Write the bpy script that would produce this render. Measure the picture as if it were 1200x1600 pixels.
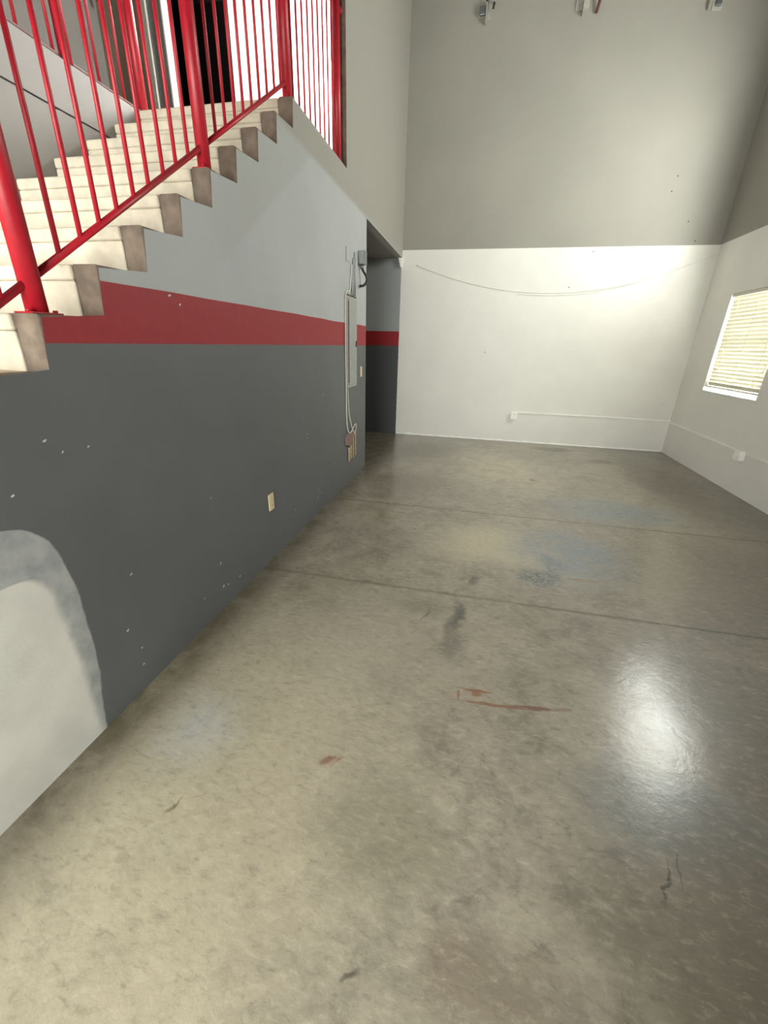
import bpy, bmesh, math, random
from mathutils import Vector, Matrix

random.seed(7)
sc = bpy.context.scene
for o in list(bpy.data.objects):
    bpy.data.objects.remove(o, do_unlink=True)
COL = sc.collection

# ------------------------------------------------------------------ camera
CAMH = 1.54
RIGHT = Vector((0.975988, 0.216370, 0.025145))
DOWN = Vector((0.105223, -0.367233, -0.924158))
FWD = Vector((-0.190726, 0.904613, -0.381182))
cam_data = bpy.data.cameras.new('camera')
cam = bpy.data.objects.new('camera', cam_data)
COL.objects.link(cam)
cam_data.sensor_fit = 'HORIZONTAL'
cam_data.sensor_width = 36.0
cam_data.lens = 638.0 / 1200.0 * 36.0
cam_data.clip_start = 0.02
M3 = Matrix((RIGHT, -DOWN, -FWD)).transposed()
cam.matrix_world = Matrix.Translation((0, 0, CAMH)) @ M3.to_4x4()
sc.camera = cam

# ------------------------------------------------------------------ main measures (metres)
XL, XR, YB = -1.386, 3.082, 7.469       # left wall face, right wall face, back wall face
WT = 0.098                              # thickness of the left wall
XW = -2.55                              # far wall of the stairwell
YREAR = -2.4
ZC = 6.0                                # ceiling
ZP = 2.92                               # white / grey paint line
ZLAND = 3.024
RISE, GOING = 3.024 / 17.0, 0.2662
YEND = 4.494                            # end of the upper left wall
YOPEN, ZHEAD = 5.222, 2.812             # opening into the recess
def step_y(n): return 1.164 + GOING * n
def step_z(n): return ZLAND - RISE * (8 - n)

# ------------------------------------------------------------------ world, lights, exposure
world = bpy.data.worlds.new('world')
sc.world = world
world.use_nodes = True
bg = world.node_tree.nodes['Background']
bg.inputs['Color'].default_value = (1.0, 0.965, 0.92, 1)
bg.inputs['Strength'].default_value = 9.0

def area(name, loc, direction, sx, sy, watts, color, spread=180.0):
    d = bpy.data.lights.new(name, 'AREA')
    d.shape = 'RECTANGLE'
    d.size, d.size_y = sx, sy
    d.energy = watts
    d.color = color
    d.spread = math.radians(spread)
    o = bpy.data.objects.new(name, d)
    COL.objects.link(o)
    o.location = loc
    o.rotation_euler = Vector(direction).to_track_quat('-Z', 'Y').to_euler()
    return o
# the openings that let the sky in (sampling portals, they give no light of their own)
def portal(name, loc, direction, sx, sy):
    o = area(name, loc, direction, sx, sy, 1, (1, 1, 1))
    o.data.cycles.is_portal = True
    return o
portal('portal_low_window', (XR + .16, 6.15, 1.64), (-1, 0, 0), 1.23, 1.21)
portal('portal_high_window', (XR + .16, 5.35, 3.86), (-1, 0, 0), 1.90, 1.48)
portal('portal_shopfront', (-1.4, YREAR - .21, 1.5), (0, 1, 0), 3.0, 2.6)
# bright part of the sky beyond the side windows
area('bright_sky_patch', (5.3, .30, 5.20), (-1, 2.27, -0.60), 1.4, 1.4, 56, (1.0, 0.985, 0.95))

vs = sc.view_settings
vs.view_transform = 'Standard'
vs.look = 'None'
vs.gamma = 1.0
vs.use_curve_mapping = False
vs.exposure = 1.66
sc.cycles.use_denoising = True
sc.cycles.max_bounces = 10
sc.cycles.diffuse_bounces = 6
sc.cycles.sample_clamp_indirect = 6.0

# ------------------------------------------------------------------ helpers
def srgb(r, g, b):
    f = lambda c: (c / 255 / 12.92) if c / 255 <= 0.04045 else ((c / 255 + 0.055) / 1.055) ** 2.4
    return (f(r), f(g), f(b), 1.0)

class NT:
    """small wrapper for building node trees"""
    def __init__(self, name):
        self.mat = bpy.data.materials.new(name)
        self.mat.use_nodes = True
        self.t = self.mat.node_tree
        self.b = self.t.nodes['Principled BSDF']
        self._P = None
    def n(self, kind, **kw):
        nd = self.t.nodes.new(kind)
        for k, v in kw.items():
            setattr(nd, k, v)
        return nd
    def link(self, a, b): self.t.links.new(a, b)
    def setin(self, sock, v):
        if isinstance(v, bpy.types.NodeSocket): self.link(v, sock)
        else: sock.default_value = v
    @property
    def P(self):
        if self._P is None: self._P = self.n('ShaderNodeNewGeometry').outputs['Position']
        return self._P
    def sep(self, v):
        s = self.n('ShaderNodeSeparateXYZ'); self.link(v, s.inputs[0]); return s.outputs
    def math(self, op, a, b=0.0, clamp=False):
        m = self.n('ShaderNodeMath', operation=op, use_clamp=clamp)
        self.setin(m.inputs[0], a); self.setin(m.inputs[1], b)
        return m.outputs[0]
    def vmath(self, op, a, b=(0, 0, 0)):
        m = self.n('ShaderNodeVectorMath', operation=op)
        self.setin(m.inputs[0], a); self.setin(m.inputs[1], b)
        return m.outputs[0]
    def noise(self, scale, detail=4, rough=0.55, vec=None, mapping=None, dist=0.0):
        nd = self.n('ShaderNodeTexNoise')
        nd.inputs['Scale'].default_value = scale
        nd.inputs['Detail'].default_value = detail
        nd.inputs['Roughness'].default_value = rough
        nd.inputs['Distortion'].default_value = dist
        v = vec or self.P
        if mapping:
            mp = self.n('ShaderNodeMapping'); self.link(v, mp.inputs['Vector'])
            mp.inputs['Scale'].default_value = mapping[0]
            mp.inputs['Rotation'].default_value = mapping[1]
            v = mp.outputs[0]
        self.link(v, nd.inputs['Vector'])
        return nd.outputs
    def ramp(self, fac, lo, hi, a=0.0, b=1.0, smooth=True):
        m = self.n('ShaderNodeMapRange', interpolation_type='SMOOTHSTEP' if smooth else 'LINEAR')
        self.setin(m.inputs['Value'], fac)
        m.inputs['From Min'].default_value = lo
        m.inputs['From Max'].default_value = hi
        m.inputs['To Min'].default_value = a
        m.inputs['To Max'].default_value = b
        return m.outputs[0]
    def mix(self, fac, a, b):
        m = self.n('ShaderNodeMix', data_type='RGBA')
        self.setin(m.inputs[0], fac); self.setin(m.inputs[6], a); self.setin(m.inputs[7], b)
        return m.outputs[2]
    def bump(self, height, strength, dist=0.01):
        bn = self.n('ShaderNodeBump')
        bn.inputs['Strength'].default_value = strength
        bn.inputs['Distance'].default_value = dist
        self.link(height, bn.inputs['Height'])
        self.link(bn.outputs[0], self.b.inputs['Normal'])
    def done(self, color=None, rough=0.5, metal=0.0, spec=None):
        if color is not None: self.setin(self.b.inputs['Base Color'], color)
        self.setin(self.b.inputs['Roughness'], rough)
        self.b.inputs['Metallic'].default_value = metal
        if spec is not None: self.b.inputs['Specular IOR Level'].default_value = spec
        return self.mat

def scl(c, k): return (c[0] * k, c[1] * k, c[2] * k, 1)

def simple(name, rgb, rough=0.5, metal=0.0, var=0.12, scale=9.0, bump=0.0, spec=None):
    m = NT(name)
    ns = m.noise(scale, 5)[0]
    c = srgb(*rgb)
    col = m.mix(m.ramp(ns, 0.3, 0.7), scl(c, 1 - var), scl(c, 1 + var * 0.5))
    if bump: m.bump(m.noise(140, 2)[0], bump, 0.004)
    return m.done(col, rough, metal, spec)

GREY_P = srgb(172, 174, 174)
GREY_UP = srgb(152, 149, 140)
WHITE_P = srgb(232, 230, 223)
DARK_P = srgb(98, 100, 101)
RED_P = srgb(148, 35, 41)

def link_obj(name, me, mat=None, parent=None):
    o = bpy.data.objects.new(name, me)
    COL.objects.link(o)
    if mat is not None:
        if isinstance(mat, (list, tuple)):
            for mm in mat: me.materials.append(mm)
        elif not me.materials: me.materials.append(mat)
    if parent is not None: o.parent = parent
    return o

def from_bm(name, bm, mat=None, parent=None, smooth=False):
    me = bpy.data.meshes.new(name)
    bmesh.ops.recalc_face_normals(bm, faces=bm.faces[:])
    bm.to_mesh(me); bm.free()
    if smooth:
        for p in me.polygons: p.use_smooth = True
    return link_obj(name, me, mat, parent)

def tag(o, label=None, cat=None, group=None, kind=None):
    if label: o['label'] = label
    if cat: o['category'] = cat
    if group: o['group'] = group
    if kind: o['kind'] = kind
    return o

def empty(name, loc):
    o = bpy.data.objects.new(name, None)
    o.empty_display_size = 0.1
    o.location = loc
    COL.objects.link(o)
    return o

def keep(o, root):
    """parent o (built in world coordinates) to root (an Empty at its base)"""
    o.parent = root
    o.matrix_parent_inverse = Matrix.Translation(root.location).inverted()
    return o

def bm_box(bm, x0, x1, y0, y1, z0, z1, bev=0.0, seg=2):
    r = bmesh.ops.create_cube(bm, size=1.0)
    vs_ = r['verts']
    bmesh.ops.scale(bm, vec=(x1 - x0, y1 - y0, z1 - z0), verts=vs_)
    bmesh.ops.translate(bm, vec=((x0 + x1) / 2, (y0 + y1) / 2, (z0 + z1) / 2), verts=vs_)
    if bev:
        es = list({e for v in vs_ for e in v.link_edges})
        bmesh.ops.bevel(bm, geom=es, offset=bev, segments=seg, affect='EDGES', profile=0.5)

def box(name, x0, x1, y0, y1, z0, z1, mat, bev=0.0, root=None, seg=2):
    bm = bmesh.new()
    bm_box(bm, x0, x1, y0, y1, z0, z1, bev, seg)
    o = from_bm(name, bm, mat)
    if root is not None: keep(o, root)
    return o

def sweep(bm, pts, r, sides=10, cap=True):
    pts = [Vector(p) for p in pts]
    rings = []
    up = None
    for i, p in enumerate(pts):
        if i == 0: t = pts[1] - p
        elif i == len(pts) - 1: t = p - pts[i - 1]
        else: t = (pts[i + 1] - p).normalized() + (p - pts[i - 1]).normalized()
        t.normalize()
        if up is None:
            ref = Vector((0, 0, 1)) if abs(t.z) < 0.9 else Vector((1, 0, 0))
            up = (ref - t * ref.dot(t)).normalized()
        else:
            up = (up - t * up.dot(t)).normalized()
        s = t.cross(up)
        rr = r[i] if isinstance(r, (list, tuple)) else r
        rings.append([bm.verts.new(p + (up * math.cos(a) + s * math.sin(a)) * rr)
                      for a in [2 * math.pi * k / sides for k in range(sides)]])
    for a, b in zip(rings, rings[1:]):
        for k in range(sides):
            f = bm.faces.new((a[k], a[(k + 1) % sides], b[(k + 1) % sides], b[k]))
            f.smooth = True
    if cap:
        bm.faces.new(rings[0][::-1]); bm.faces.new(rings[-1])

def tube(name, pts, r, mat, root=None, sides=10):
    bm = bmesh.new(); sweep(bm, pts, r, sides)
    o = from_bm(name, bm, mat)
    if root is not None: keep(o, root)
    return o

def curve_pts(ctrl, n=8):
    """Catmull-Rom through the control points"""
    c = [Vector(p) for p in ctrl]
    c = [c[0] * 2 - c[1]] + c + [c[-1] * 2 - c[-2]]
    out = []
    for i in range(1, len(c) - 2):
        p0, p1, p2, p3 = c[i - 1:i + 3]
        for k in range(n):
            t = k / n
            out.append(0.5 * ((2 * p1) + (p2 - p0) * t + (2 * p0 - 5 * p1 + 4 * p2 - p3) * t * t
                              + (3 * p1 - p0 - 3 * p2 + p3) * t ** 3))
    out.append(c[-2])
    return out

def prism(bm, poly, axis, a0, a1):
    """extrude a 2D polygon along axis: 0 -> (y,z), 1 -> (x,z), 2 -> (x,y)"""
    def mk(u, v, a):
        return {0: (a, u, v), 1: (u, a, v), 2: (u, v, a)}[axis]
    A = [bm.verts.new(mk(u, v, a0)) for u, v in poly]
    B = [bm.verts.new(mk(u, v, a1)) for u, v in poly]
    bm.faces.new(A); bm.faces.new(B[::-1])
    n = len(poly)
    for i in range(n):
        bm.faces.new((A[i], B[i], B[(i + 1) % n], A[(i + 1) % n]))
    return A, B

def wall_panels(bm, axis, p0, p1, u0, u1, v0, v1, holes):
    """wall slab between planes p0,p1 on axis 0 (u=y) or 1 (u=x) with rectangular holes (ua,ub,va,vb)"""
    us = sorted({u0, u1, *[h[0] for h in holes], *[h[1] for h in holes]})
    vs_ = sorted({v0, v1, *[h[2] for h in holes], *[h[3] for h in holes]})
    inside = lambda u, v: any(h[0] < u < h[1] and h[2] < v < h[3] for h in holes)
    solid = lambda i, j: 0 <= i < len(us) - 1 and 0 <= j < len(vs_) - 1 and not inside((us[i] + us[i + 1]) / 2, (vs_[j] + vs_[j + 1]) / 2)
    cache = {}
    def V(i, j, p):
        k = (i, j, p)
        if k not in cache:
            cache[k] = bm.verts.new((p, us[i], vs_[j]) if axis == 0 else (us[i], p, vs_[j]))
        return cache[k]
    for i in range(len(us) - 1):
        for j in range(len(vs_) - 1):
            if not solid(i, j): continue
            for p in (p0, p1):
                bm.faces.new((V(i, j, p), V(i + 1, j, p), V(i + 1, j + 1, p), V(i, j + 1, p)))
            if not solid(i - 1, j): bm.faces.new((V(i, j, p0), V(i, j + 1, p0), V(i, j + 1, p1), V(i, j, p1)))
            if not solid(i + 1, j): bm.faces.new((V(i + 1, j, p0), V(i + 1, j + 1, p0), V(i + 1, j + 1, p1), V(i + 1, j, p1)))
            if not solid(i, j - 1): bm.faces.new((V(i, j, p0), V(i + 1, j, p0), V(i + 1, j, p1), V(i, j, p1)))
            if not solid(i, j + 1): bm.faces.new((V(i, j + 1, p0), V(i + 1, j + 1, p0), V(i + 1, j + 1, p1), V(i, j + 1, p1)))

# ------------------------------------------------------------------ materials
def float_curve(m, value, pts, lo, hi):
    """piecewise curve through pts [(in, out)] -> out; both mapped to 0..1 with (lo,hi) for in"""
    fc = m.n('ShaderNodeFloatCurve')
    c = fc.mapping.curves[0]
    olo, ohi = min(p[1] for p in pts), max(p[1] for p in pts)
    P = [((a - lo) / (hi - lo), (b - olo) / (ohi - olo)) for a, b in pts]
    while len(c.points) < len(P): c.points.new(0.5, 0.5)
    for cp, p in zip(c.points, P):
        cp.location = p; cp.handle_type = 'AUTO'
    fc.mapping.update()
    m.link(m.ramp(value, lo, hi, 0, 1, smooth=False), fc.inputs['Value'])
    return m.ramp(fc.outputs[0], 0, 1, olo, ohi, smooth=False)

def make_left_paint():
    m = NT('left_wall_paint')
    x, y, z = m.sep(m.P)
    nbig = m.noise(1.3, 4)[0]
    nfine = m.noise(26, 4)[0]
    grey = m.mix(m.ramp(nbig, .3, .7), scl(GREY_P, .95), scl(GREY_P, 1.03))
    dark = m.mix(m.ramp(nbig, .3, .7), scl(DARK_P, .92), scl(DARK_P, 1.06))
    red = m.mix(m.ramp(nfine, .3, .7), scl(RED_P, .93), scl(RED_P, 1.05))
    zw = m.math('ADD', z, m.math('MULTIPLY', m.math('SUBTRACT', m.noise(0.9, 1)[0], 0.5), 0.03))
    c = m.mix(m.ramp(z, 1.512, 1.515), dark, red)
    c = m.mix(m.ramp(zw, 1.725, 1.729), c, grey)
    # duller grey along the stair slope and above header height
    stl = m.math('SUBTRACT', z, m.math('ADD', m.math('MULTIPLY', m.math('SUBTRACT', y, 2.417), .665), 2.018))
    c = m.mix(m.math('MULTIPLY', m.ramp(stl, -.02, .03, 0, .35), m.ramp(y, 2.0, 2.6)), c, scl(GREY_UP, 1.0))
    c = m.mix(m.ramp(z, 2.79, 2.845, 0, 1), c, GREY_UP)
    # worn rubbed spots on the dark paint
    rub = m.ramp(m.noise(7, 6, 0.7)[0], 0.70, 0.76)
    c = m.mix(m.math('MULTIPLY', rub, m.ramp(z, 1.4, 0.4, 0, 0.25)), c, srgb(130, 132, 130))
    # patched corner: white filler inside a grey primer border, nearest the camera
    wob = m.math('MULTIPLY', m.math('SUBTRACT', m.noise(9, 4)[0], 0.5), 0.05)
    yo = float_curve(m, z, [(0, .985), (.114, .999), (.296, 1.026), (.464, 1.037), (.63, 1.034), (.774, 1.02),
                            (.863, .995), (.93, .95), (.974, .87), (1.0, .70)], 0, 1.0)
    yi = float_curve(m, z, [(0, .972), (.213, .975), (.34, .978), (.49, .972), (.62, .962), (.735, .945),
                            (.782, .90), (.80, .78), (.81, .55), (1.0, .30)], 0, 1.0)
    dm = m.math('SUBTRACT', m.math('ADD', yo, m.math('MULTIPLY', wob, 0.5)), y)
    di = m.math('SUBTRACT', m.math('ADD', yi, wob), y)
    below = m.ramp(z, 0.985, 0.975)
    primer = m.mix(m.ramp(m.noise(14, 5)[0], .3, .7), srgb(148, 150, 150), srgb(172, 173, 172))
    white = m.mix(m.ramp(m.noise(5, 3)[0], .3, .7), srgb(206, 204, 197), srgb(218, 216, 209))
    c = m.mix(m.math('MULTIPLY', m.ramp(dm, -.002, .008), below), c, primer)
    c = m.mix(m.math('MULTIPLY', m.ramp(di, -.012, .03), m.ramp(z, .83, .80)), c, white)
    m.bump(m.noise(90, 3)[0], 0.10, 0.004)
    return m.done(c, 0.55, spec=0.35)

def make_two_tone(name, zline, recess=False):
    m = NT(name)
    x, y, z = m.sep(m.P)
    nb = m.noise(1.1, 4)[0]
    grey = m.mix(m.ramp(nb, .3, .7), scl(GREY_UP, .95), scl(GREY_UP, 1.03))
    white = m.mix(m.ramp(m.noise(2.2, 5)[0], .3, .75), scl(WHITE_P, .95), WHITE_P)
    # faint scuffs low down and a rubbed line at rail height
    sc_ = m.ramp(m.noise(3.0, 6, 0.7, mapping=((1, 1, 3.5), (0, 0, 0)))[0], 0.63, 0.80)
    white = m.mix(m.math('MULTIPLY', sc_, 0.35), white, srgb(196, 190, 178))
    c = m.mix(m.ramp(z, zline - .003, zline + .003), white, grey)
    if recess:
        c2 = m.mix(m.ramp(z, 1.508, 1.512), scl(DARK_P, 0.62), RED_P)  # recess shade is put into the colour: darkened copies of the wall paints
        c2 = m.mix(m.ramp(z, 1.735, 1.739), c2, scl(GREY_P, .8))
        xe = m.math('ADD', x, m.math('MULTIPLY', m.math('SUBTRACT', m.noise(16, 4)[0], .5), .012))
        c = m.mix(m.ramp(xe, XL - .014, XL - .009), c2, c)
    m.bump(m.noise(80, 3)[0], 0.10, 0.004)
    return m.done(c, 0.6, spec=0.3)

def make_concrete_floor():
    m = NT('sealed_concrete')
    P = m.P
    nv = m.noise(2.6, 5, .6)[1]
    off = m.vmath('MULTIPLY', m.vmath('SUBTRACT', nv, (.5, .5, .5)), (.34, .34, 0))
    nv2 = m.noise(14, 4, .6)[1]
    off2 = m.vmath('MULTIPLY', m.vmath('SUBTRACT', nv2, (.5, .5, .5)), (.06, .06, 0))
    PD = m.vmath('ADD', m.vmath('ADD', P, off), off2)
    PS = m.vmath('ADD', P, off2)
    PT = m.vmath('ADD', P, m.vmath('MULTIPLY', off2, (.35, .35, 0)))
    n1 = m.noise(0.75, 5, .6)[0]
    n2 = m.noise(4.5, 7, .68, dist=.6)[0]
    n3 = m.noise(34, 5, .7)[0]
    n4 = m.noise(9, 6, .7, dist=.4, mapping=((1, 1.5, 1), (0, 0, .8)))[0]
    base = m.mix(m.ramp(n1, .32, .68), srgb(131, 124, 110), srgb(152, 143, 125))
    c = m.mix(m.ramp(n2, .45, .75, 0, .75), base, srgb(164, 155, 136))
    c = m.mix(m.ramp(n2, .52, .30, 0, .65), c, srgb(105, 100, 88))
    c = m.mix(m.ramp(n3, .58, .75, 0, .35), c, srgb(93, 87, 76))
    c = m.mix(m.ramp(n3, .42, .28, 0, .30), c, srgb(173, 164, 144))
    c = m.mix(m.ramp(n4, .54, .68, 0, .62), c, srgb(98, 93, 82))
    c = m.mix(m.ramp(n4, .46, .34, 0, .32), c, srgb(176, 168, 148))
    def blob(c, cx, cy, rx, ry, col, k, rot=0.0, soft=.35, vec=PD, brk=None):
        mp = m.n('ShaderNodeMapping', vector_type='TEXTURE')
        m.link(vec, mp.inputs['Vector'])
        mp.inputs['Location'].default_value = (cx, cy, 0)
        mp.inputs['Rotation'].default_value = (0, 0, rot)
        mp.inputs['Scale'].default_value = (rx, ry, 1)
        mz = m.vmath('MULTIPLY', mp.outputs[0], (1, 1, 0))
        ln = m.n('ShaderNodeVectorMath', operation='LENGTH')
        m.link(mz, ln.inputs[0])
        f = m.ramp(ln.outputs['Value'], soft, 1.0, k, 0)
        if brk is not None: f = m.math('MULTIPLY', f, brk)
        return m.mix(f, c, srgb(*col))
    mott = m.ramp(n2, .30, .62, .35, 1)
    fine = m.ramp(n3, .38, .58, .25, 1)
    # broad worn and tinted areas; dark browns at right stand in for shade too
    c = blob(c, .45, 5.6, 1.0, 1.5, (184, 170, 138), 0.9, .25, .05, brk=mott)
    c = blob(c, .25, 3.2, .75, .6, (184, 172, 142), 0.8, 0, .2)
    c = blob(c, -.8, 1.0, 1.0, 1.5, (166, 157, 134), 0.62, 0, .2)
    c = blob(c, -.3, 1.9, .9, .7, (157, 149, 132), 0.56, 0, .2)
    c = blob(c, 1.55, 4.3, .95, .50, (116, 129, 138), 0.9, .05, .1, brk=mott)
    c = blob(c, .85, 3.2, .65, .65, (108, 121, 131), 0.85, .4, .2, brk=mott)
    c = blob(c, 1.9, 3.0, .9, 1.2, (114, 106, 92), 0.69, 0, .2)
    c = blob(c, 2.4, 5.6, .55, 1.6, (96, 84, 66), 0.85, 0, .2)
    c = blob(c, 1.3, 7.05, .42, .20, (100, 92, 80), 0.94, 0, .4)
    c = blob(c, 1.9, 6.45, .26, .16, (107, 99, 87), 0.94, 0, .4)
    c = blob(c, -.7, 6.4, .75, .9, (109, 101, 87), 0.81, 0, .2)
    c = blob(c, -.6, 4.7, .75, .55, (118, 110, 95), 0.69, 0, .2)
    c = blob(c, 1.3, 1.5, .55, 1.1, (111, 105, 92), 0.69, 0, .2)
    c = blob(c, .85, 1.15, .45, .30, (106, 114, 116), 0.75, 0, .2, brk=mott)
    c = blob(c, .95, .75, .55, .6, (114, 106, 92), 0.69, 0, .2)
    c = blob(c, -1.03, 1.1, .26, .26, (160, 164, 166), 0.6, 0, .1, brk=mott)
    c = blob(c, .18, .58, .26, .15, (114, 101, 85), 0.81, 0, .1, brk=mott)
    c = blob(c, -.18, .84, .35, .20, (125, 119, 100), 0.62, 0, .3)
    # dark smudges and the scratched blue grey scar
    c = blob(c, .0, 2.13, .07, .28, (82, 80, 75), 0.94, -.12, .1)
    c = blob(c, .13, 2.58, .06, .13, (84, 82, 76), 0.88, -.3, .1)
    c = blob(c, .02, 1.85, .13, .22, (100, 98, 90), 0.75, 0, .1)
    c = blob(c, -.22, 2.2, .22, .18, (111, 106, 95), 0.62, 0, .1)
    c = blob(c, .58, 2.75, .20, .17, (76, 84, 90), 0.95, .3, .35, brk=fine)
    c = blob(c, .70, 3.0, .16, .20, (92, 104, 114), 0.85, .3, .3, brk=fine)
    c = blob(c, .88, 2.79, .17, .035, (131, 106, 85), 0.88, .05, .3, PS)
    # rust traced bracket shape and small rust marks
    rust = (126, 76, 48)
    c = blob(c, .225, 1.497, .17, .012, (127, 91, 68), 0.95, .06, .55, PT)
    c = blob(c, .40, 1.520, .14, .017, (109, 73, 58), 0.94, .12, .45, PT)
    c = blob(c, .545, 1.545, .06, .013, (127, 98, 78), 0.69, .25, .3, PT)
    c = blob(c, .067, 1.522, .010, .040, rust, .75, 0, .5, PT)
    c = blob(c, .15, 1.565, .095, .011, rust, .85, .03, .5, PT)
    c = blob(c, .15, 1.545, .034, .022, rust, .8, .0, .4, PT)
    c = blob(c, -.42, 1.065, .05, .022, (118, 82, 63), 0.94, .4, .2, PS)
    c = blob(c, -.385, 1.07, .05, .007, (123, 85, 68), 0.75, .9, .2, PS)
    c = blob(c, -.90, .775, .05, .010, (100, 87, 68), 0.88, 1.2, .3, PS)
    c = blob(c, .74, .92, .10, .007, (82, 77, 68), 0.94, 1.2, .3, PS)
    c = blob(c, .80, .97, .09, .006, (82, 77, 68), 0.69, 1.3, .3, PS)
    c = blob(c, -.165, .50, .035, .012, (86, 80, 70), 0.94, .7, .3, PS)
    c = blob(c, -.16, 2.1, .006, .10, (93, 87, 78), 0.88, -.35, .3, PS)
    c = blob(c, .06, 5.92, .22, .05, (175, 166, 150), 0.75, 0, .2)
    c = blob(c, .8, 5.2, .05, .06, (98, 92, 82), 0.88, 0, .4, PS)
    c = blob(c, -1.23, 4.14, .17, .012, (70, 66, 58), .8, 2.45, .4, PS)
    c = blob(c, -1.25, 3.97, .12, .03, (92, 84, 70), .7, .4, .2, PS)
    # small dark pits and flecks
    spk = m.noise(9, 5, .78, mapping=((1, 2.4, 1), (0, 0, .7)))[0]
    c = m.mix(m.math('MULTIPLY', m.ramp(spk, .62, .76, 0, .65), mott), c, srgb(88, 84, 76))
    stk = m.noise(20, 7, .72, dist=.5, mapping=((1, 2.2, 1), (0, 0, .75)))[0]
    c = m.mix(m.ramp(stk, .50, .72, 0, .55), c, srgb(102, 97, 87))
    c = m.mix(m.ramp(stk, .50, .28, 0, .50), c, srgb(178, 170, 151))
    # old dirt along the foot of the walls; right band also paints in shade
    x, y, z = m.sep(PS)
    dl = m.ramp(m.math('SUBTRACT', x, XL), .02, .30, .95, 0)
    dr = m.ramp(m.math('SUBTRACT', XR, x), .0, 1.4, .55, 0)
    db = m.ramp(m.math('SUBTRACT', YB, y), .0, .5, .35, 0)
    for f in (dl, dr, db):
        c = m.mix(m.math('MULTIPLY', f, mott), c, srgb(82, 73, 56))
    # dirt packed beside the saw cuts
    for jy in (2.37, 3.90):
        d = m.math('ABSOLUTE', m.math('SUBTRACT', y, jy))
        c = m.mix(m.math('MULTIPLY', m.ramp(d, .0, .030, .45, 0), mott), c, srgb(79, 75, 66))
    rough = m.ramp(m.math('ADD', m.math('MULTIPLY', n2, .6), m.math('MULTIPLY', n3, .4)), .3, .7, .40, .55)
    h = m.math('ADD', m.math('MULTIPLY', n3, .4), n2)
    m.bump(h, 0.22, 0.010)
    m.b.inputs['Coat Weight'].default_value = .75
    m.b.inputs['Coat IOR'].default_value = 1.5
    cb = m.n('ShaderNodeBump'); cb.inputs['Strength'].default_value = .22; cb.inputs['Distance'].default_value = .006
    m.link(h, cb.inputs['Height']); m.link(cb.outputs[0], m.b.inputs['Coat Normal'])
    m.link(m.ramp(n2, .3, .7, .13, .22), m.b.inputs['Coat Roughness'])
    return m.done(c, rough, spec=.5)

M_left = make_left_paint()
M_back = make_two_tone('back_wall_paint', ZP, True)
M_right = make_two_tone('right_wall_paint', ZP)
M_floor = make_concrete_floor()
M_joint = simple('saw_cut_dirt', (58, 55, 49), .9)
M_plaster = simple('worn_brown_plaster', (114, 99, 86), .85, var=.28, scale=16, bump=.25)
M_step = simple('precast_concrete_step', (204, 194, 175), .75, var=.16, scale=11, bump=.25)
M_red = simple('red_gloss_paint', (172, 24, 40), .42, var=.10, scale=20)
M_grey = simple('grey_wall_paint', (138, 135, 129), .6, var=.05, scale=2)
M_greydk = simple('mezzanine_grey_paint', (84, 81, 76), .65, var=.06, scale=2)
M_tan = simple('tan_wall_paint', (118, 111, 94), .65, var=.08, scale=3)
M_white = simple('white_wall_paint', (236, 233, 226), .6, var=.03, scale=2)
M_jamb = simple('door_jamb_paint', (136, 134, 124), .5, var=.05)
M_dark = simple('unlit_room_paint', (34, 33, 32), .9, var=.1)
M_ceil = simple('ceiling_paint', (112, 110, 105), .8, var=.05, scale=2)
M_metal = simple('grey_enamel_metal', (150, 152, 148), .42, metal=.0, var=.08, scale=12)
M_steel = simple('galvanised_steel', (128, 132, 134), .4, metal=.7, var=.15, scale=30)
M_black = simple('black_rubber', (24, 24, 24), .55, var=.1)
M_cable = simple('white_cable_jacket', (206, 202, 192), .5, var=.06)
M_plastic = simple('white_plastic', (246, 244, 238), .4, var=.04)
M_almond = simple('almond_plastic', (216, 198, 160), .4, var=.05)
M_wood = simple('raw_pine_strip', (178, 160, 134), .8, var=.2, scale=30)
M_pink = simple('torn_drywall_paper', (138, 112, 106), .9, var=.25, scale=30)
M_rust = simple('rusty_brown_iron', (84, 48, 38), .7, var=.25, scale=30)
M_chip = simple('bare_white_plaster', (206, 204, 198), .9, var=.08)
M_slat = simple('cream_blind_slat', (206, 202, 184), .45, var=.03)
M_vinyl = simple('white_vinyl_frame', (228, 228, 222), .4, var=.03)
M_groove = simple('dark_seam', (66, 64, 60), .9)

def make_glass():
    m = NT('window_glass')
    tr = m.n('ShaderNodeBsdfTransparent'); tr.inputs['Color'].default_value = (.96, .99, .98, 1)
    gl = m.n('ShaderNodeBsdfGlossy'); gl.inputs['Roughness'].default_value = .02
    mx = m.n('ShaderNodeMixShader')
    mx.inputs[0].default_value = .05; m.link(tr.outputs[0], mx.inputs[1]); m.link(gl.outputs[0], mx.inputs[2])
    m.link(mx.outputs[0], m.t.nodes['Material Output'].inputs['Surface'])
    return m.mat
M_glass = make_glass()
def make_added_lamp():  # emitter of the unseen lamp added behind the upper wall
    m = NT('added_lamp_glow')
    m.b.inputs['Emission Color'].default_value = (1, .97, .95, 1)
    m.b.inputs['Emission Strength'].default_value = 300.0
    return m.done((.9, .9, .88, 1), .5)
M_added_lamp = make_added_lamp()

# ================================================================== STRUCTURE
# floor: a base with three concrete slabs parted by saw cuts
floor = box('floor', -4.6, XR + .15, YREAR - .2, YB + .15, -.16, -.008, M_joint)
tag(floor, kind='structure')
gap = .0028
for y0, y1 in ((YREAR - .2, 2.37 - gap), (2.37 + gap, 3.90 - gap), (3.90 + gap, YB + .1)):
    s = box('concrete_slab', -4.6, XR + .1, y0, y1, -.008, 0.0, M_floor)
    s.parent = floor

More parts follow.
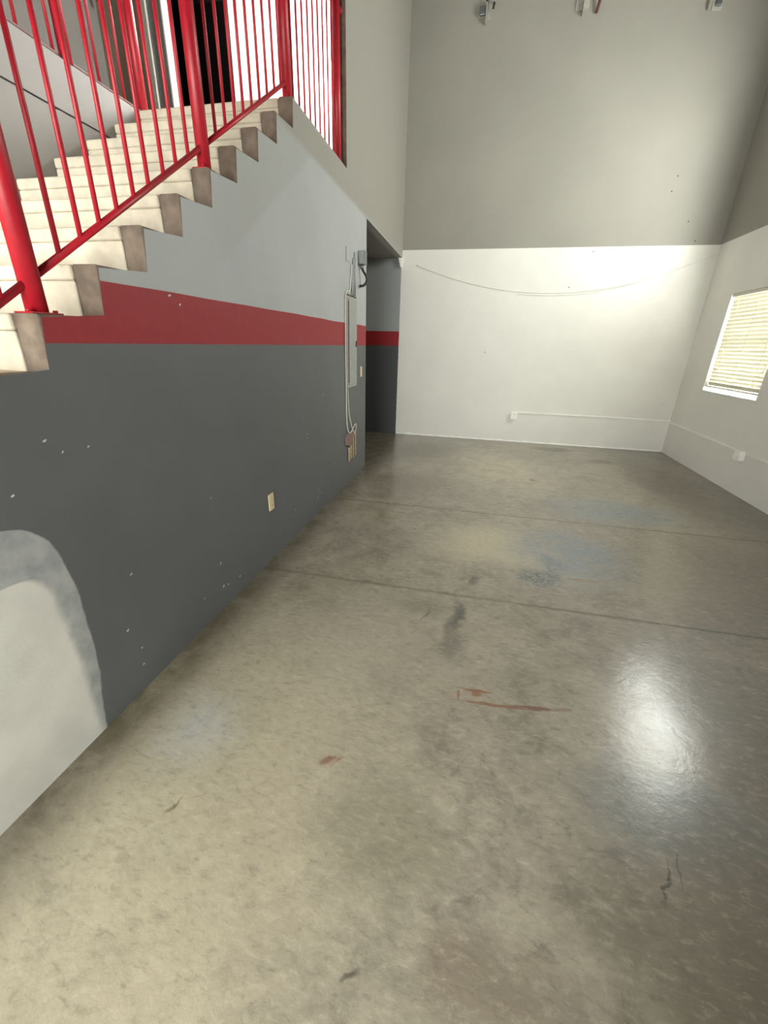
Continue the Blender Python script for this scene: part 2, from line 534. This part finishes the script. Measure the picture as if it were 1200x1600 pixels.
# left wall: stepped top under the stair, upper wall over the recess
poly = [(step_y(-8), 0.0), (YOPEN, 0.0), (YOPEN, ZHEAD), (YB + .05, ZHEAD), (YB + .05, ZC), (YEND, ZC), (YEND, ZLAND)]
for n in range(8, -9, -1):
    poly.append((step_y(n), step_z(n)))
    if n > -8: poly.append((step_y(n), step_z(n - 1)))
bm = bmesh.new()
A, B = prism(bm, poly, 0, XL - WT, XL)
bev = []
for e in bm.edges:
    a, b = e.verts
    if a in B and b in B:
        lo = min(a.co.z, b.co.z)
        if lo > .01 and max(a.co.z, b.co.z) < ZLAND + .01 and max(a.co.y, b.co.y) <= step_y(8) + .01:
            bev.append(e)
bmesh.ops.bevel(bm, geom=bev, offset=.010, segments=3, affect='EDGES', profile=.5)
bmesh.ops.recalc_face_normals(bm, faces=bm.faces[:])
for f in bm.faces:
    f.material_index = 0 if (abs(f.normal.x) > .9 or (f.calc_center_median().y > 4.6)) else 1
wl = from_bm('wall_left', bm, [M_left, M_plaster])
tag(wl, kind='structure')

# back wall, right wall with two windows, rear wall with the shopfront, ceiling
bm = bmesh.new(); bm_box(bm, -4.6, XR + .15, YB, YB + .15, 0, ZC)
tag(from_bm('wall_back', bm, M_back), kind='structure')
W1 = (5.537, 6.765, 1.036, 2.245)
W2 = (4.40, 6.30, 3.12, 4.60)
bm = bmesh.new()
wall_panels(bm, 0, XR, XR + .15, YREAR - .2, YB, 0, ZC, [W1, W2])
tag(from_bm('wall_right', bm, M_right), kind='structure')
W3 = (-2.9, .1, .2, 2.8)
bm = bmesh.new()
wall_panels(bm, 1, YREAR - .2, YREAR, -4.6, XR, 0, ZC, [W3])
tag(from_bm('wall_rear', bm, M_grey), kind='structure')
tag(box('added_shade_partition', .12, XR, -.62, -.50, 0, ZC, M_greydk), kind='structure')  # unseen partition added to keep shopfront light off the right floor
tag(box('ceiling', -4.75, XR + .15, YREAR - .2, YB + .15, ZC, ZC + .12, M_ceil), kind='structure')

# stairwell far wall, mezzanine slab and the walls up there
bm = bmesh.new(); bm_box(bm, XW - .12, XW, YREAR, YOPEN, 0, 2.750); bm_box(bm, XW - .12, XW, YREAR, step_y(8) + .02, 2.760, ZHEAD + .03)
tag(from_bm('wall_stairwell', bm, M_grey), kind='structure')
bm = bmesh.new(); bm_box(bm, XW - .11, XW - .012, YREAR, step_y(8) + .02, 2.748, 2.760)
tag(from_bm('trim_1', bm, M_groove), kind='structure')
bm = bmesh.new()
prism(bm, [(-4.6, YREAR), (XW, YREAR), (XW, step_y(8) + .03), (XL - WT, step_y(8) + .03), (XL - WT, YB), (-4.6, YB)], 2, ZHEAD + .03, ZLAND - .004)
mz = from_bm('floor_mezzanine', bm, M_grey); tag(mz, kind='structure')
bm = bmesh.new(); bm_box(bm, XW, XL - WT, YOPEN - .6, YB, ZHEAD, ZHEAD + .04)
YD = 5.5                                    # wall with the dark doorway
DX0, DX1 = -3.78, -2.99
bm.free()
tag(box('soffit', XW - .1, XL - WT - .0002, YOPEN - .1, YB, ZHEAD, ZHEAD + .03, M_grey), kind='structure')
tag(box('wall_mezzanine_left', -4.72, -4.6, YREAR, YB, 0, ZC, M_greydk), kind='structure')
bm = bmesh.new(); wall_panels(bm, 1, YD, YD + .12, -4.6, DX0 - .22, ZLAND, ZC, [])
tag(from_bm('wall_mezzanine_tan', bm, M_tan), kind='structure')
bm = bmesh.new(); wall_panels(bm, 1, YD, YD + .12, DX0 - .22, XL - WT, ZLAND, ZC, [(DX0, DX1, ZLAND, ZLAND + 2.5)])
tag(from_bm('wall_mezzanine_white', bm, M_white), kind='structure')
# unlit room behind the doorway
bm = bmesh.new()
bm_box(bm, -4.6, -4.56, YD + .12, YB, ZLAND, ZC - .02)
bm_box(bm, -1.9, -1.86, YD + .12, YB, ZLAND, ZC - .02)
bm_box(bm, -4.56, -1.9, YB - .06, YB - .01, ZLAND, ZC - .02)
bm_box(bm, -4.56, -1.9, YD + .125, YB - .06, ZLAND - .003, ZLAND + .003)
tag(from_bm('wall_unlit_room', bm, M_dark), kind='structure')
# jambs of the doorway: pale, a grey shadow reveal, pale
dj = empty('door_1', (DX0, YD, ZLAND)); tag(dj, kind='structure')
box('jamb', DX0 - .095, DX0, YD - .02, YD + .13, ZLAND, ZLAND + 2.56, M_greydk, .004, dj)
box('jamb', DX0 - .28, DX0 - .18, YD - .035, YD - .001, ZLAND, ZLAND + 2.6, M_jamb, .004, dj)
box('reveal_strip', DX0 - .18, DX0 - .095, YD - .008, YD - .001, ZLAND, ZLAND + 2.6, M_steel, .0, dj)
box('jamb', DX1, DX1 + .03, YD - .012, YD + .13, ZLAND, ZLAND + 2.56, M_white, .003, dj)
box('door_head', DX0, DX1, YD - .012, YD + .13, ZLAND + 2.5, ZLAND + 2.56, M_white, .003, dj)
box('corner_trim', -4.26, -4.19, YD - .02, YD - .001, ZLAND, ZLAND + 2.6, M_jamb, .003, dj)

# bead of filler along the foot of the back wall
bm = bmesh.new()
prev = None
x = XL
while x < XR - .002:
    h = .012 + .012 * random.random() + (.016 if random.random() < .12 else 0)
    d = .004 + .012 * random.random()
    ring = [bm.verts.new(p) for p in ((x, YB + .001, h), (x, YB - d * .6, h * .6), (x, YB - d, 0.0005), (x, YB + .001, 0.0005))]
    if prev:
        for k in range(4): bm.faces.new((prev[k], prev[(k + 1) % 4], ring[(k + 1) % 4], ring[k]))
    else: bm.faces.new(ring)
    prev = ring
    x += .035 + .05 * random.random()
bm.faces.new(prev[::-1])
tag(from_bm('baseboard_back', bm, M_plastic), kind='structure')

# chips knocked out of the left wall's paint
chips = [(1.073, 1.214, 1.0), (1.122, 1.163, .6), (1.223, 1.159, .8), (1.272, .584, .9), (1.885, .302, 1.3), (1.885, .145, 1.4), (1.189, .346, .9),
         (1.236, .212, .8), (1.225, .127, 1.0), (3.279, .772, 1.0), (3.229, .939, .6), (3.7, 1.086, 1.0), (3.476, .155, 1.2), (3.53, .182, 1.1),
         (3.50, .225, .9), (2.955, .179, .9), (2.95, .23, .7), (1.884, .719, .5), (.925, 1.069, .7), (1.93, .13, 1.0), (2.061, .11, .9), (1.70, .175, .6), (1.80, 1.714, 1.2),
         (1.861, 1.683, 1.0), (3.3, .80, .9), (4.1, .62, .8), (4.0, .35, .9), (3.86, .9, .7)]
bm = bmesh.new()
for (y, z, k) in chips:
    n = 7; a0 = random.random() * 6; ang = random.uniform(-.3, 1.1)
    ring = []
    for i in range(n):
        a = 2 * math.pi * i / n
        r = k * .0052 * random.uniform(.55, 1.35)
        u, v = math.cos(a) * r * 1.7, math.sin(a) * r * .8
        ring.append((y + u * math.cos(ang) - v * math.sin(ang), z + u * math.sin(ang) + v * math.cos(ang)))
    prism(bm, ring, 0, XL - .0005, XL + .0008)
ch = from_bm('paint_chips', bm, M_chip)
tag(ch, kind='stuff'); ch.parent = wl
# nail holes in the white wall
bm = bmesh.new()
for (x, z) in ((-1.14, 2.706), (1.45, 2.86), (.06, 1.45), (1.2, 2.4), (2.6, 3.2), (2.3, 3.55), (2.33, 3.72), (2.75, 2.97)):
    r = .009
    prism(bm, [(x + r * math.cos(a), z + r * math.sin(a)) for a in [k * math.pi / 3 for k in range(6)]], 1, YB - .0008, YB + .0005)
nh = from_bm('nail_holes', bm, M_groove)
tag(nh, kind='stuff'); nh.parent = bpy.data.objects['wall_back']

# ------------------------------------------------------------------ windows
def window(name, w, root_x, mull):
    y0, y1, z0, z1 = w
    r = empty(name, (root_x, (y0 + y1) / 2, z0)); tag(r, kind='structure')
    t = .045
    for a in ((y0, y0 + t, z0, z1), (y1 - t, y1, z0, z1), (y0 + t, y1 - t, z0, z0 + t), (y0 + t, y1 - t, z1 - t, z1)):
        box('window_frame', root_x - .03, root_x + .03, a[0], a[1], a[2], a[3], M_vinyl, .004, r)
    zm = (z0 + z1) / 2
    if mull: box('meeting_rail', root_x - .02, root_x + .02, y0 + t, y1 - t, zm - .02, zm + .02, M_vinyl, .003, r)
    box('pane', root_x - .003, root_x + .003, y0 + t, y1 - t, z0 + t, z1 - t, M_glass, 0, r)
    return r
w1 = window('window_1', W1, XR + .115, True)
box('window_sill', XR - .018, XR + .085, W1[0] - .0, W1[1] + .0, W1[2] - .001, W1[2] + .018, M_vinyl, .004, w1)
window('window_2', W2, XR + .115, False)
r3 = empty('window_3', ((W3[0] + W3[1]) / 2, YREAR - .1, W3[2])); tag(r3, kind='structure')
for x0, x1, z0, z1 in ((W3[0], W3[1], W3[2], W3[2] + .06), (W3[0], W3[1], W3[3] - .06, W3[3]), (W3[0], W3[0] + .06, W3[2] + .06, W3[3] - .06),
                       (W3[1] - .06, W3[1], W3[2] + .06, W3[3] - .06), (-1.43, -1.37, W3[2] + .06, W3[3] - .06)):
    box('window_frame', x0, x1, YREAR - .13, YREAR - .07, z0, z1, M_steel, .004, r3)

box('pane', W3[0] + .06, W3[1] - .06, YREAR - .103, YREAR - .097, W3[2] + .06, W3[3] - .06, M_glass, 0, r3)

# ================================================================== STAIRCASE
stair = empty('staircase', ((XW + XL - WT) / 2, step_y(-8), 0))
tag(stair, 'straight flight of cream concrete steps climbing behind the stepped left wall', 'staircase')
tread_me = {}
xs0, xs1 = XW + .002, XL - WT - .0005
for n in range(-8, 9):
    y, z = step_y(n), step_z(n)
    deep = GOING + .05 if n < 8 else .36
    key = n == 8
    if key not in tread_me:
        bm = bmesh.new()
        bm_box(bm, xs0, xs1, -.012, deep, -.052, 0, .012, 3)
        tr = from_bm('tread', bm, M_step)
        bm = bmesh.new()
        bm_box(bm, xs0 + .002, xs1, -.009, .10, -RISE - .002, -.0525, .007, 3)
        ri = from_bm('riser', bm, M_step)
        tread_me[key] = (tr.data, ri.data)
    else:
        tr = link_obj('tread', tread_me[key][0]); ri = link_obj('riser', tread_me[key][1])
    for o in (tr, ri):
        o.location = (0, y, z); keep(o, stair)
# sloping waist slab carrying the steps
bm = bmesh.new()
prism(bm, [(step_y(-8) + .05, 0), (step_y(-8) + .3, 0), (step_y(8) + .1, step_z(8) - .30), (step_y(8) + .1, step_z(8) - .06), (step_y(8) + .05, step_z(7) - .06)],
      0, XW + .02, XL - WT - .001)
keep(from_bm('waist_slab', bm, M_step), stair)

# ================================================================== RAILINGS
RP, RB, RR = .0315, .0085, .0125
XRAIL = -1.442
def rail_z(y): return 1.788 + (RISE / GOING) * (y - 1.345)
def post(root, x, y, z0, z1, plate=True):
    p = tube('post', [(x, y, z0), (x, y, z1)], RP, M_red, root, 20)
    if plate:
        pl = box('base_plate', x - .038, x + .038, y - .048, y + .060, z0 + .0005, z0 + .006, M_red, .002, root)
        for sy in (-1, 1):
            b = tube('bolt', [(x + .02, y + sy * .046, z0 + .006), (x + .02, y + sy * .046, z0 + .014)], .008, M_red, None, 6)
            b.parent = pl; b.matrix_parent_inverse = Matrix.Identity(4)
            b.location = (0, 0, 0)
    return p
post_y = {n: step_y(n) + .050 for n in (-8, -4, 0, 4, 8)}
sr = empty('stair_railing', (XRAIL, post_y[0], step_z(0)))
tag(sr, 'red metal railing sloping up along the concrete stairs', 'railing')
for n in (-4, 0, 4, 8):
    post(sr, XRAIL, post_y[n], step_z(n), step_z(n) + 1.05 if n < 8 else 4.08)
segs = [(-4, 0, None), (0, 4, [1.345, 1.448, 1.545, 1.645, 1.749, 1.848, 1.954, 2.052, 2.154]),
        (4, 8, [2.413, 2.516, 2.623, 2.723, 2.829, 2.935, 3.040, 3.147, 3.247])]
ztop = lambda y: rail_z(y) + .965
for a, b, ys in segs:
    ya, yb_ = post_y[a] + RP * .6, post_y[b] - RP * .6
    tube('bottom_rail', [(XRAIL, ya, rail_z(ya)), (XRAIL, yb_, rail_z(yb_))], RR, M_red, sr)
    if ys is None: ys = [post_y[a] + (post_y[b] - post_y[a]) * k / 10 for k in range(1, 10)]
    for y in ys:
        tube('baluster', [(XRAIL, y, rail_z(y)), (XRAIL, y, ztop(y))], RB, M_red, sr, 8)
ya, yb_ = post_y[-4] - .1, post_y[8] + .02
tube('top_rail', [(XRAIL, ya, ztop(ya)), (XRAIL, yb_, ztop(yb_))], .022, M_red, sr, 14)

lr = empty('landing_railing', (XRAIL, 4.41, ZLAND))
tag(lr, 'red metal guard railing on the landing edge next to the upper wall', 'railing')
y4 = 4.405
post(lr, XRAIL, y4, ZLAND - .003, 4.15, False)
ys = [3.445 + .1045 * k for k in range(9)]
tube('bottom_rail', [(XRAIL, post_y[8] + .033, ZLAND + .045), (XRAIL, y4, ZLAND + .045)], .010, M_red, lr)
for y in ys:
    tube('baluster', [(XRAIL, y, ZLAND - .003), (XRAIL, y, 4.075)], RB, M_red, lr, 8)
tube('top_rail', [(XRAIL, post_y[8] + .033, 4.085), (XRAIL, y4 + .03, 4.085)], .020, M_red, lr, 14)
tube('wall_flange', [(XRAIL, y4 + .03, 4.072), (XRAIL, YEND - .012, 4.072), (XRAIL, YEND - .010, 4.072), (XRAIL, YEND - .001, 4.072)], [.013, .013, .030, .030], M_red, lr, 14)

mr = empty('mezzanine_railing', (XW - .03, 3.36, ZLAND))
tag(mr, 'red metal guard railing above the far grey stairwell wall', 'railing')
XM = XW - .022
post(mr, XM, 3.37, ZLAND - .003, 4.15, False)
post(mr, XM, 2.755, ZLAND - .003, 4.10, False)
post(mr, XM, 1.80, ZLAND - .003, 4.10, False)
tube('bottom_rail', [(XM, .3, ZLAND + .012), (XM, 3.36, ZLAND + .012)], .011, M_rust, mr)
tube('top_rail', [(XM, .3, 4.05), (XM, 3.36, 4.05)], .020, M_red, mr, 14)
for y in (1.45, 1.62, 1.95, 2.12, 2.29, 2.468, 2.673, 2.99, 3.195):
    tube('baluster', [(XM, y, ZLAND + .012), (XM, y, 4.04)], RB, M_red, mr, 8)

# ================================================================== ADDED LAMP hidden behind the upper wall, put there to brighten the white wall
xl_ = XL - WT
lamp = empty('added_wall_lamp', (xl_, 5.16, 3.75))
tag(lamp, 'unseen tube lamp added to brighten the white landing wall', 'lamp')
box('housing', xl_ - .035, xl_ - .0005, 5.12, 5.20, 3.70, 5.20, M_metal, .004, lamp)
tube('added_lamp_tube', [(xl_ - .056, 5.16, 3.74), (xl_ - .056, 5.16, 5.16)], .019, M_added_lamp, lamp, 12)

# ================================================================== BLIND
by0, by1 = W1[0] + .006, W1[1] - .006
bl = empty('window_blind', (XR + .04, (by0 + by1) / 2, 1.10))
tag(bl, 'cream horizontal slat blind hanging in the low window', 'blind')
box('head_rail', XR + .012, XR + .066, by0, by1, 2.205, 2.243, M_slat, .004, bl)
NS = 24
zt, zb_ = 2.185, 1.145
sl_me = None
for k in range(NS):
    z = zt + (zb_ - zt) * k / (NS - 1)
    if sl_me is None:
        bm = bmesh.new()
        pr = []
        for i in range(7):
            u = -.025 + .05 * i / 6
            pr.append((u, .0035 * (1 - (u / .025) ** 2)))
        prof = [(u, v + .0014) for u, v in pr] + [(u, v - .0014) for u, v in reversed(pr)]
        prism(bm, prof, 1, 0, by1 - by0)
        so = from_bm('slat', bm, M_slat)
        sl_me = so.data
    else:
        so = link_obj('slat', sl_me)
    so.rotation_euler = (0, math.radians(69), 0)
    so.location = (XR + .040, by0, z)
    keep(so, bl)
box('bottom_rail', XR + .018, XR + .064, by0, by1, 1.098, 1.118, M_slat, .004, bl)
for f in (.15, .50, .85):
    y = by0 + (by1 - by0) * f
    tube('ladder_cord', [(XR + .014, y, 2.19), (XR + .014, y, 1.118)], .0015, M_slat, bl, 6)
tube('tilt_cord', [(XR + .008, by0 + .05, 2.19), (XR + .008, by0 + .05, 1.40)], .0015, M_slat, bl, 6)
tube('cord_tassel', [(XR + .008, by0 + .05, 1.405), (XR + .008, by0 + .05, 1.38), (XR + .008, by0 + .05, 1.34)], [.004, .010, .012], M_plastic, bl, 8)

# ================================================================== ELECTRICAL THINGS
def duplex(root, face, c, axis, sgn, m1, m2):
    """cover plate with two receptacles; axis: 0 = plate faces +-x, 1 = plate faces -y"""
    def bxp(name, u0, u1, z0, z1, d0, d1, mat, bev):
        if axis == 0:
            a, b = face + sgn * d0, face + sgn * d1
            return box(name, min(a, b), max(a, b), c[0] + u0, c[0] + u1, c[1] + z0, c[1] + z1, mat, bev, root)
        a, b = face + sgn * d0, face + sgn * d1
        return box(name, c[0] + u0, c[0] + u1, min(a, b), max(a, b), c[1] + z0, c[1] + z1, mat, bev, root)
    return bxp

# surface outlet and raceway on the back wall
ob = empty('surface_outlet', (.664, YB, .395)); tag(ob, 'white boxed outlet on the white back wall', 'outlet')
f = duplex(ob, YB, (.664, .452), 1, -1, None, None)
f('outlet_box', -.052, .052, -.060, .060, 0.001, .046, M_plastic, .006)
f('cover_plate', -.040, .040, -.056, .056, .0462, .051, M_plastic, .002)
for dz in (-.024, .024):
    f('receptacle', -.017, .017, dz - .014, dz + .014, .0505, .053, M_plastic, .002)
    for du in (-.007, .007): f('socket_slot', du - .0015, du + .0015, dz - .005, dz + .006, .0528, .0534, M_black, 0)
rc = empty('cable_raceway', (1.9, YB, .49)); tag(rc, 'white raceway running from the boxed outlet round the corner', 'raceway')
box('raceway_run', .715, XR - .0005, YB - .014, YB - .0005, .496, .518, M_plastic, .003, rc)
box('raceway_run', XR - .014, XR - .0005, 5.49, YB - .014, .474, .496, M_plastic, .003, rc)
box('elbow', XR - .024, XR - .0004, YB - .024, YB - .0004, .468, .524, M_plastic, .004, rc)
box('raceway_run', XR - .014, XR - .0005, 3.0, 5.36, .474, .496, M_plastic, .003, rc)
ob2 = empty('surface_outlet', (XR, 5.425, .39)); tag(ob2, 'white boxed outlet on the right wall below the blind', 'outlet')
f = duplex(ob2, XR, (5.425, .447), 0, -1, None, None)
f('outlet_box', -.062, .062, -.058, .058, .001, .060, M_plastic, .006)
f('cover_plate', -.040, .040, -.054, .054, .0602, .065, M_plastic, .002)
for dz in (-.024, .024):
    f('receptacle', -.017, .017, dz - .014, dz + .014, .0645, .067, M_plastic, .002)

# almond outlet on the dark wall
ao = empty('wall_outlet', (XL, 2.55, .39)); tag(ao, 'small almond wall outlet low on the dark grey left wall', 'outlet')
f = duplex(ao, XL, (2.55, .45), 0, 1, None, None)
f('cover_plate', -.036, .036, -.062, .062, .0005, .008, M_almond, .002)
for dz in (-.024, .024):
    f('receptacle', -.016, .016, dz - .014, dz + .014, .0078, .010, M_almond, .002)
    for du in (-.006, .006): f('socket_slot', du - .0015, du + .0015, dz - .005, dz + .006, .0098, .0104, M_black, 0)

# light switch near the recess
ls = empty('light_switch', (XL, 4.995, 1.165)); tag(ls, 'cream light switch right of the breaker panel', 'switch')
f = duplex(ls, XL, (4.995, 1.222), 0, 1, None, None)
f('switch_plate', -.036, .036, -.058, .058, .0005, .007, M_almond, .002)
f('toggle', -.006, .006, -.010, .012, .007, .018, M_plastic, .002)

# breaker panel
bp = empty('breaker_panel', (XL, 4.59, 1.086)); tag(bp, 'grey metal breaker panel set in the left wall', 'electrical panel')
f = duplex(bp, XL, (4.59, 1.533), 0, 1, None, None)
f('panel_cover', -.185, .185, -.452, .447, .0005, .014, M_metal, .003)
f('panel_door', -.120, .165, -.425, .425, .0142, .022, M_metal, .003)
f('latch', .115, .145, -.035, .025, .0222, .028, M_black, .002)
f('rust_edge', -.185, .185, .4472, .462, .0005, .010, M_rust, .001)
f('door_hinge', -.135, -.121, -.40, .40, .0142, .020, M_rust, .001)

# gray junction box with black flexible conduit
jb = empty('junction_box', (XL, 4.93, 2.325)); tag(jb, 'grey junction box with a black flexible loop high beside the recess', 'junction box')
f = duplex(jb, XL, (4.93, 2.385), 0, 1, None, None)
f('box_body', -.055, .055, -.062, .062, .0005, .064, M_metal, .004)
f('box_lid', -.060, .060, -.066, .066, .0642, .068, M_steel, .002)
tube('connector', [(XL + .028, 4.93, 2.324), (XL + .028, 4.93, 2.285)], .019, M_steel, jb, 12)
tube('flexible_conduit', curve_pts([(XL + .028, 4.93, 2.30), (XL + .040, 4.94, 2.265), (XL + .070, 4.96, 2.215), (XL + .074, 4.96, 2.165), (XL + .048, 4.93, 2.125), (XL + .014, 4.90, 2.115)]), .0135, M_black, jb, 10)

# blank cover plate and painted conduits over the panel
cp = empty('blank_cover_plate', (XL, 4.51, 2.28)); tag(cp, 'blank cover plate painted like the wall above the breaker panel', 'cover plate')
f = duplex(cp, XL, (4.515, 2.343), 0, 1, None, None)
f('plate', -.070, .070, -.062, .062, .0005, .006, M_left, .002)
f('plate_edge_gap', -.076, -.0705, -.062, .062, .0003, .001, M_groove, 0)
for y in (4.62, 4.67, 4.72):
    c_ = tube('conduit', [(XL + .012, y, 2.001), (XL + .012, y, 2.28 + (y - 4.62) * 1.2)], .011, M_left, None, 10)
    tag(c_, 'grey painted conduit, %s of three above the breaker panel' % {4.62: 'left', 4.67: 'middle', 4.72: 'right'}[y], 'conduit', 'conduits above the breaker panel')

# white cable looping round the panel down to the broken box
def L(y, z, d): return (XL + d, y, z)
lc = tube('loose_cable', curve_pts([L(4.60, 2.27, .010), L(4.585, 2.17, .008), L(4.56, 2.06, .008), L(4.50, 2.022, .009), L(4.43, 2.015, .009), L(4.388, 1.96, .009), L(4.378, 1.80, .010),
          L(4.375, 1.50, .010), L(4.378, 1.10, .010), L(4.385, .80, .010), L(4.40, .66, .014), L(4.46, .59, .018), L(4.55, .60, .022), L(4.66, .65, .022), L(4.72, .635, .022),
          L(4.71, .57, .018), L(4.66, .53, .010)], 6), .007, M_cable, None, 8)
tag(lc, 'white cable looping down the left side of the breaker panel', 'cable')
lc2 = tube('loose_cable', curve_pts([L(4.44, 1.075, .009), L(4.45, .95, .010), L(4.47, .80, .014), L(4.52, .66, .026), L(4.56, .60, .034), L(4.60, .57, .034), L(4.62, .545, .032)], 6), .006, M_cable, None, 8)
tag(lc2, 'thin white cable hanging from the breaker panel bottom', 'cable')

# broken outlet box with torn drywall and bare pine strips
bb = empty('broken_outlet', (XL, 4.55, .25)); tag(bb, 'broken wall outlet with torn paper and bare wood strips', 'outlet')
f = duplex(bb, XL, (4.55, .42), 0, 1, None, None)
f('dark_cavity', -.12, .20, -.17, .12, .0003, .003, M_groove, 0)
bm = bmesh.new()
prism(bm, [(4.33, .55), (4.40, .585), (4.56, .59), (4.60, .53), (4.57, .45), (4.50, .425), (4.42, .45), (4.34, .47)], 0, XL + .002, XL + .022)
keep(from_bm('torn_paper', bm, M_pink), bb)
for (y0, y1, z0, z1, d) in ((4.45, 4.50, .25, .42, .012), (4.52, 4.575, .26, .45, .010), (4.60, 4.645, .255, .56, .016), (4.685, 4.725, .265, .55, .016)):
    bm = bmesh.new()
    prism(bm, [(y0 + .01, z0), (y1 - .004, z0 + .01), (y1, z1 - .01), (y0, z1)], 0, XL + .003, XL + .003 + d)
    keep(from_bm('wood_strip', bm, M_wood), bb)

# white wedge bracket under the header at the recess
bm = bmesh.new()
prism(bm, [(XL - .055, ZHEAD - .001), (XL - .004, ZHEAD - .001), (XL - .004, ZHEAD - .13), (XL - .022, ZHEAD - .13)], 1, YB - .05, YB - .001)
wb = from_bm('corner_bracket', bm, M_plastic)
tag(wb, 'white wedge bracket at the top corner of the recess', 'bracket')

# thin wire sagging along the white wall
wp = [(-1.14, 2.706), (-.80, 2.59), (-.431, 2.485), (0, 2.395), (.373, 2.343), (.70, 2.322), (1.039, 2.320), (1.30, 2.332), (1.579, 2.36), (1.88, 2.408), (2.166, 2.476), (2.42, 2.554), (2.629, 2.634), (3.06, 2.80)]
M_wire = simple('dusty_white_wire', (212, 209, 201), .6)
wr = tube('sagging_wire', curve_pts([(x, YB - .006, z) for x, z in wp], 4), .0028, M_wire, None, 6)
tag(wr, 'thin pale wire sagging across the white back wall', 'wire')
wr2 = tube('sagging_wire', curve_pts([(x, YB - .005, z) for x, z in [(.45, 2.305), (.9, 2.285), (1.3, 2.300), (1.58, 2.33), (1.9, 2.40), (2.15, 2.47)]], 4), .0024, M_wire, None, 6)
tag(wr2, 'short pale wire just under the long sagging wire', 'wire')

M_bracket = simple('dusty_grey_plastic', (166, 163, 153), .6, var=.15, scale=25)
# old mounting remains at the top of the back wall
g1 = empty('wall_bracket', (-.43, YB, 5.50)); tag(g1, 'dusty grey bracket with black hooks at the top left of the grey back wall', 'bracket')
box('back_plate', -.49, -.39, YB - .012, YB - .0005, 5.50, 5.62, M_bracket, .003, g1)
box('grey_block', -.480, -.410, YB - .05, YB - .012, 5.505, 5.595, M_steel, .006, g1)
box('side_lip', -.400, -.388, YB - .06, YB - .0005, 5.42, 5.625, M_bracket, .003, g1)
tube('hook', curve_pts([(-.355, YB - .004, 5.67), (-.36, YB - .06, 5.655), (-.385, YB - .065, 5.635), (-.40, YB - .05, 5.63)]), .011, M_black, g1, 8)
tube('hook', curve_pts([(-.300, YB - .004, 5.62), (-.305, YB - .05, 5.60), (-.312, YB - .05, 5.55)]), .011, M_black, g1, 8)
box('hanging_strip', -.386, -.340, YB - .010, YB - .0005, 5.47, 5.545, M_bracket, .003, g1)
g2 = empty('wall_bracket', (.80, YB, 5.36)); tag(g2, 'dusty grey bracket with a dark rusty rod at the top of the back wall', 'bracket')
box('back_plate', .70, .785, YB - .010, YB - .0005, 5.45, 5.62, M_bracket, .003, g2)
box('side_lip', .785, .797, YB - .07, YB - .0005, 5.40, 5.62, M_bracket, .003, g2)
box('hanging_strip', .800, .860, YB - .010, YB - .0005, 5.46, 5.62, M_bracket, .003, g2)
tube('rusty_rod', [(.955, YB - .02, 5.405), (.958, YB - .03, 5.42), (.985, YB - .09, 5.60)], [.012, .017, .017], M_rust, g2, 10)
g3 = empty('wall_bracket', (2.28, YB, 5.31)); tag(g3, 'plain dusty grey bracket at the top right of the grey back wall', 'bracket')
box('back_plate', 2.255, 2.36, YB - .010, YB - .0005, 5.31, 5.52, M_bracket, .003, g3)
box('grey_block', 2.28, 2.345, YB - .035, YB - .010, 5.345, 5.50, M_steel, .005, g3)
box('side_lip', 2.205, 2.215, YB - .05, YB - .0005, 5.32, 5.52, M_bracket, .003, g3)

# dark red hook on the tan mezzanine wall
hk = tube('wall_hook', curve_pts([(-4.52, YD - .001, 5.03), (-4.52, YD - .07, 5.02), (-4.50, YD - .09, 4.96), (-4.48, YD - .06, 4.90)]), .022, M_rust, None, 8)
tag(hk, 'dark red hook on the tan wall beside the upper doorway', 'hook')
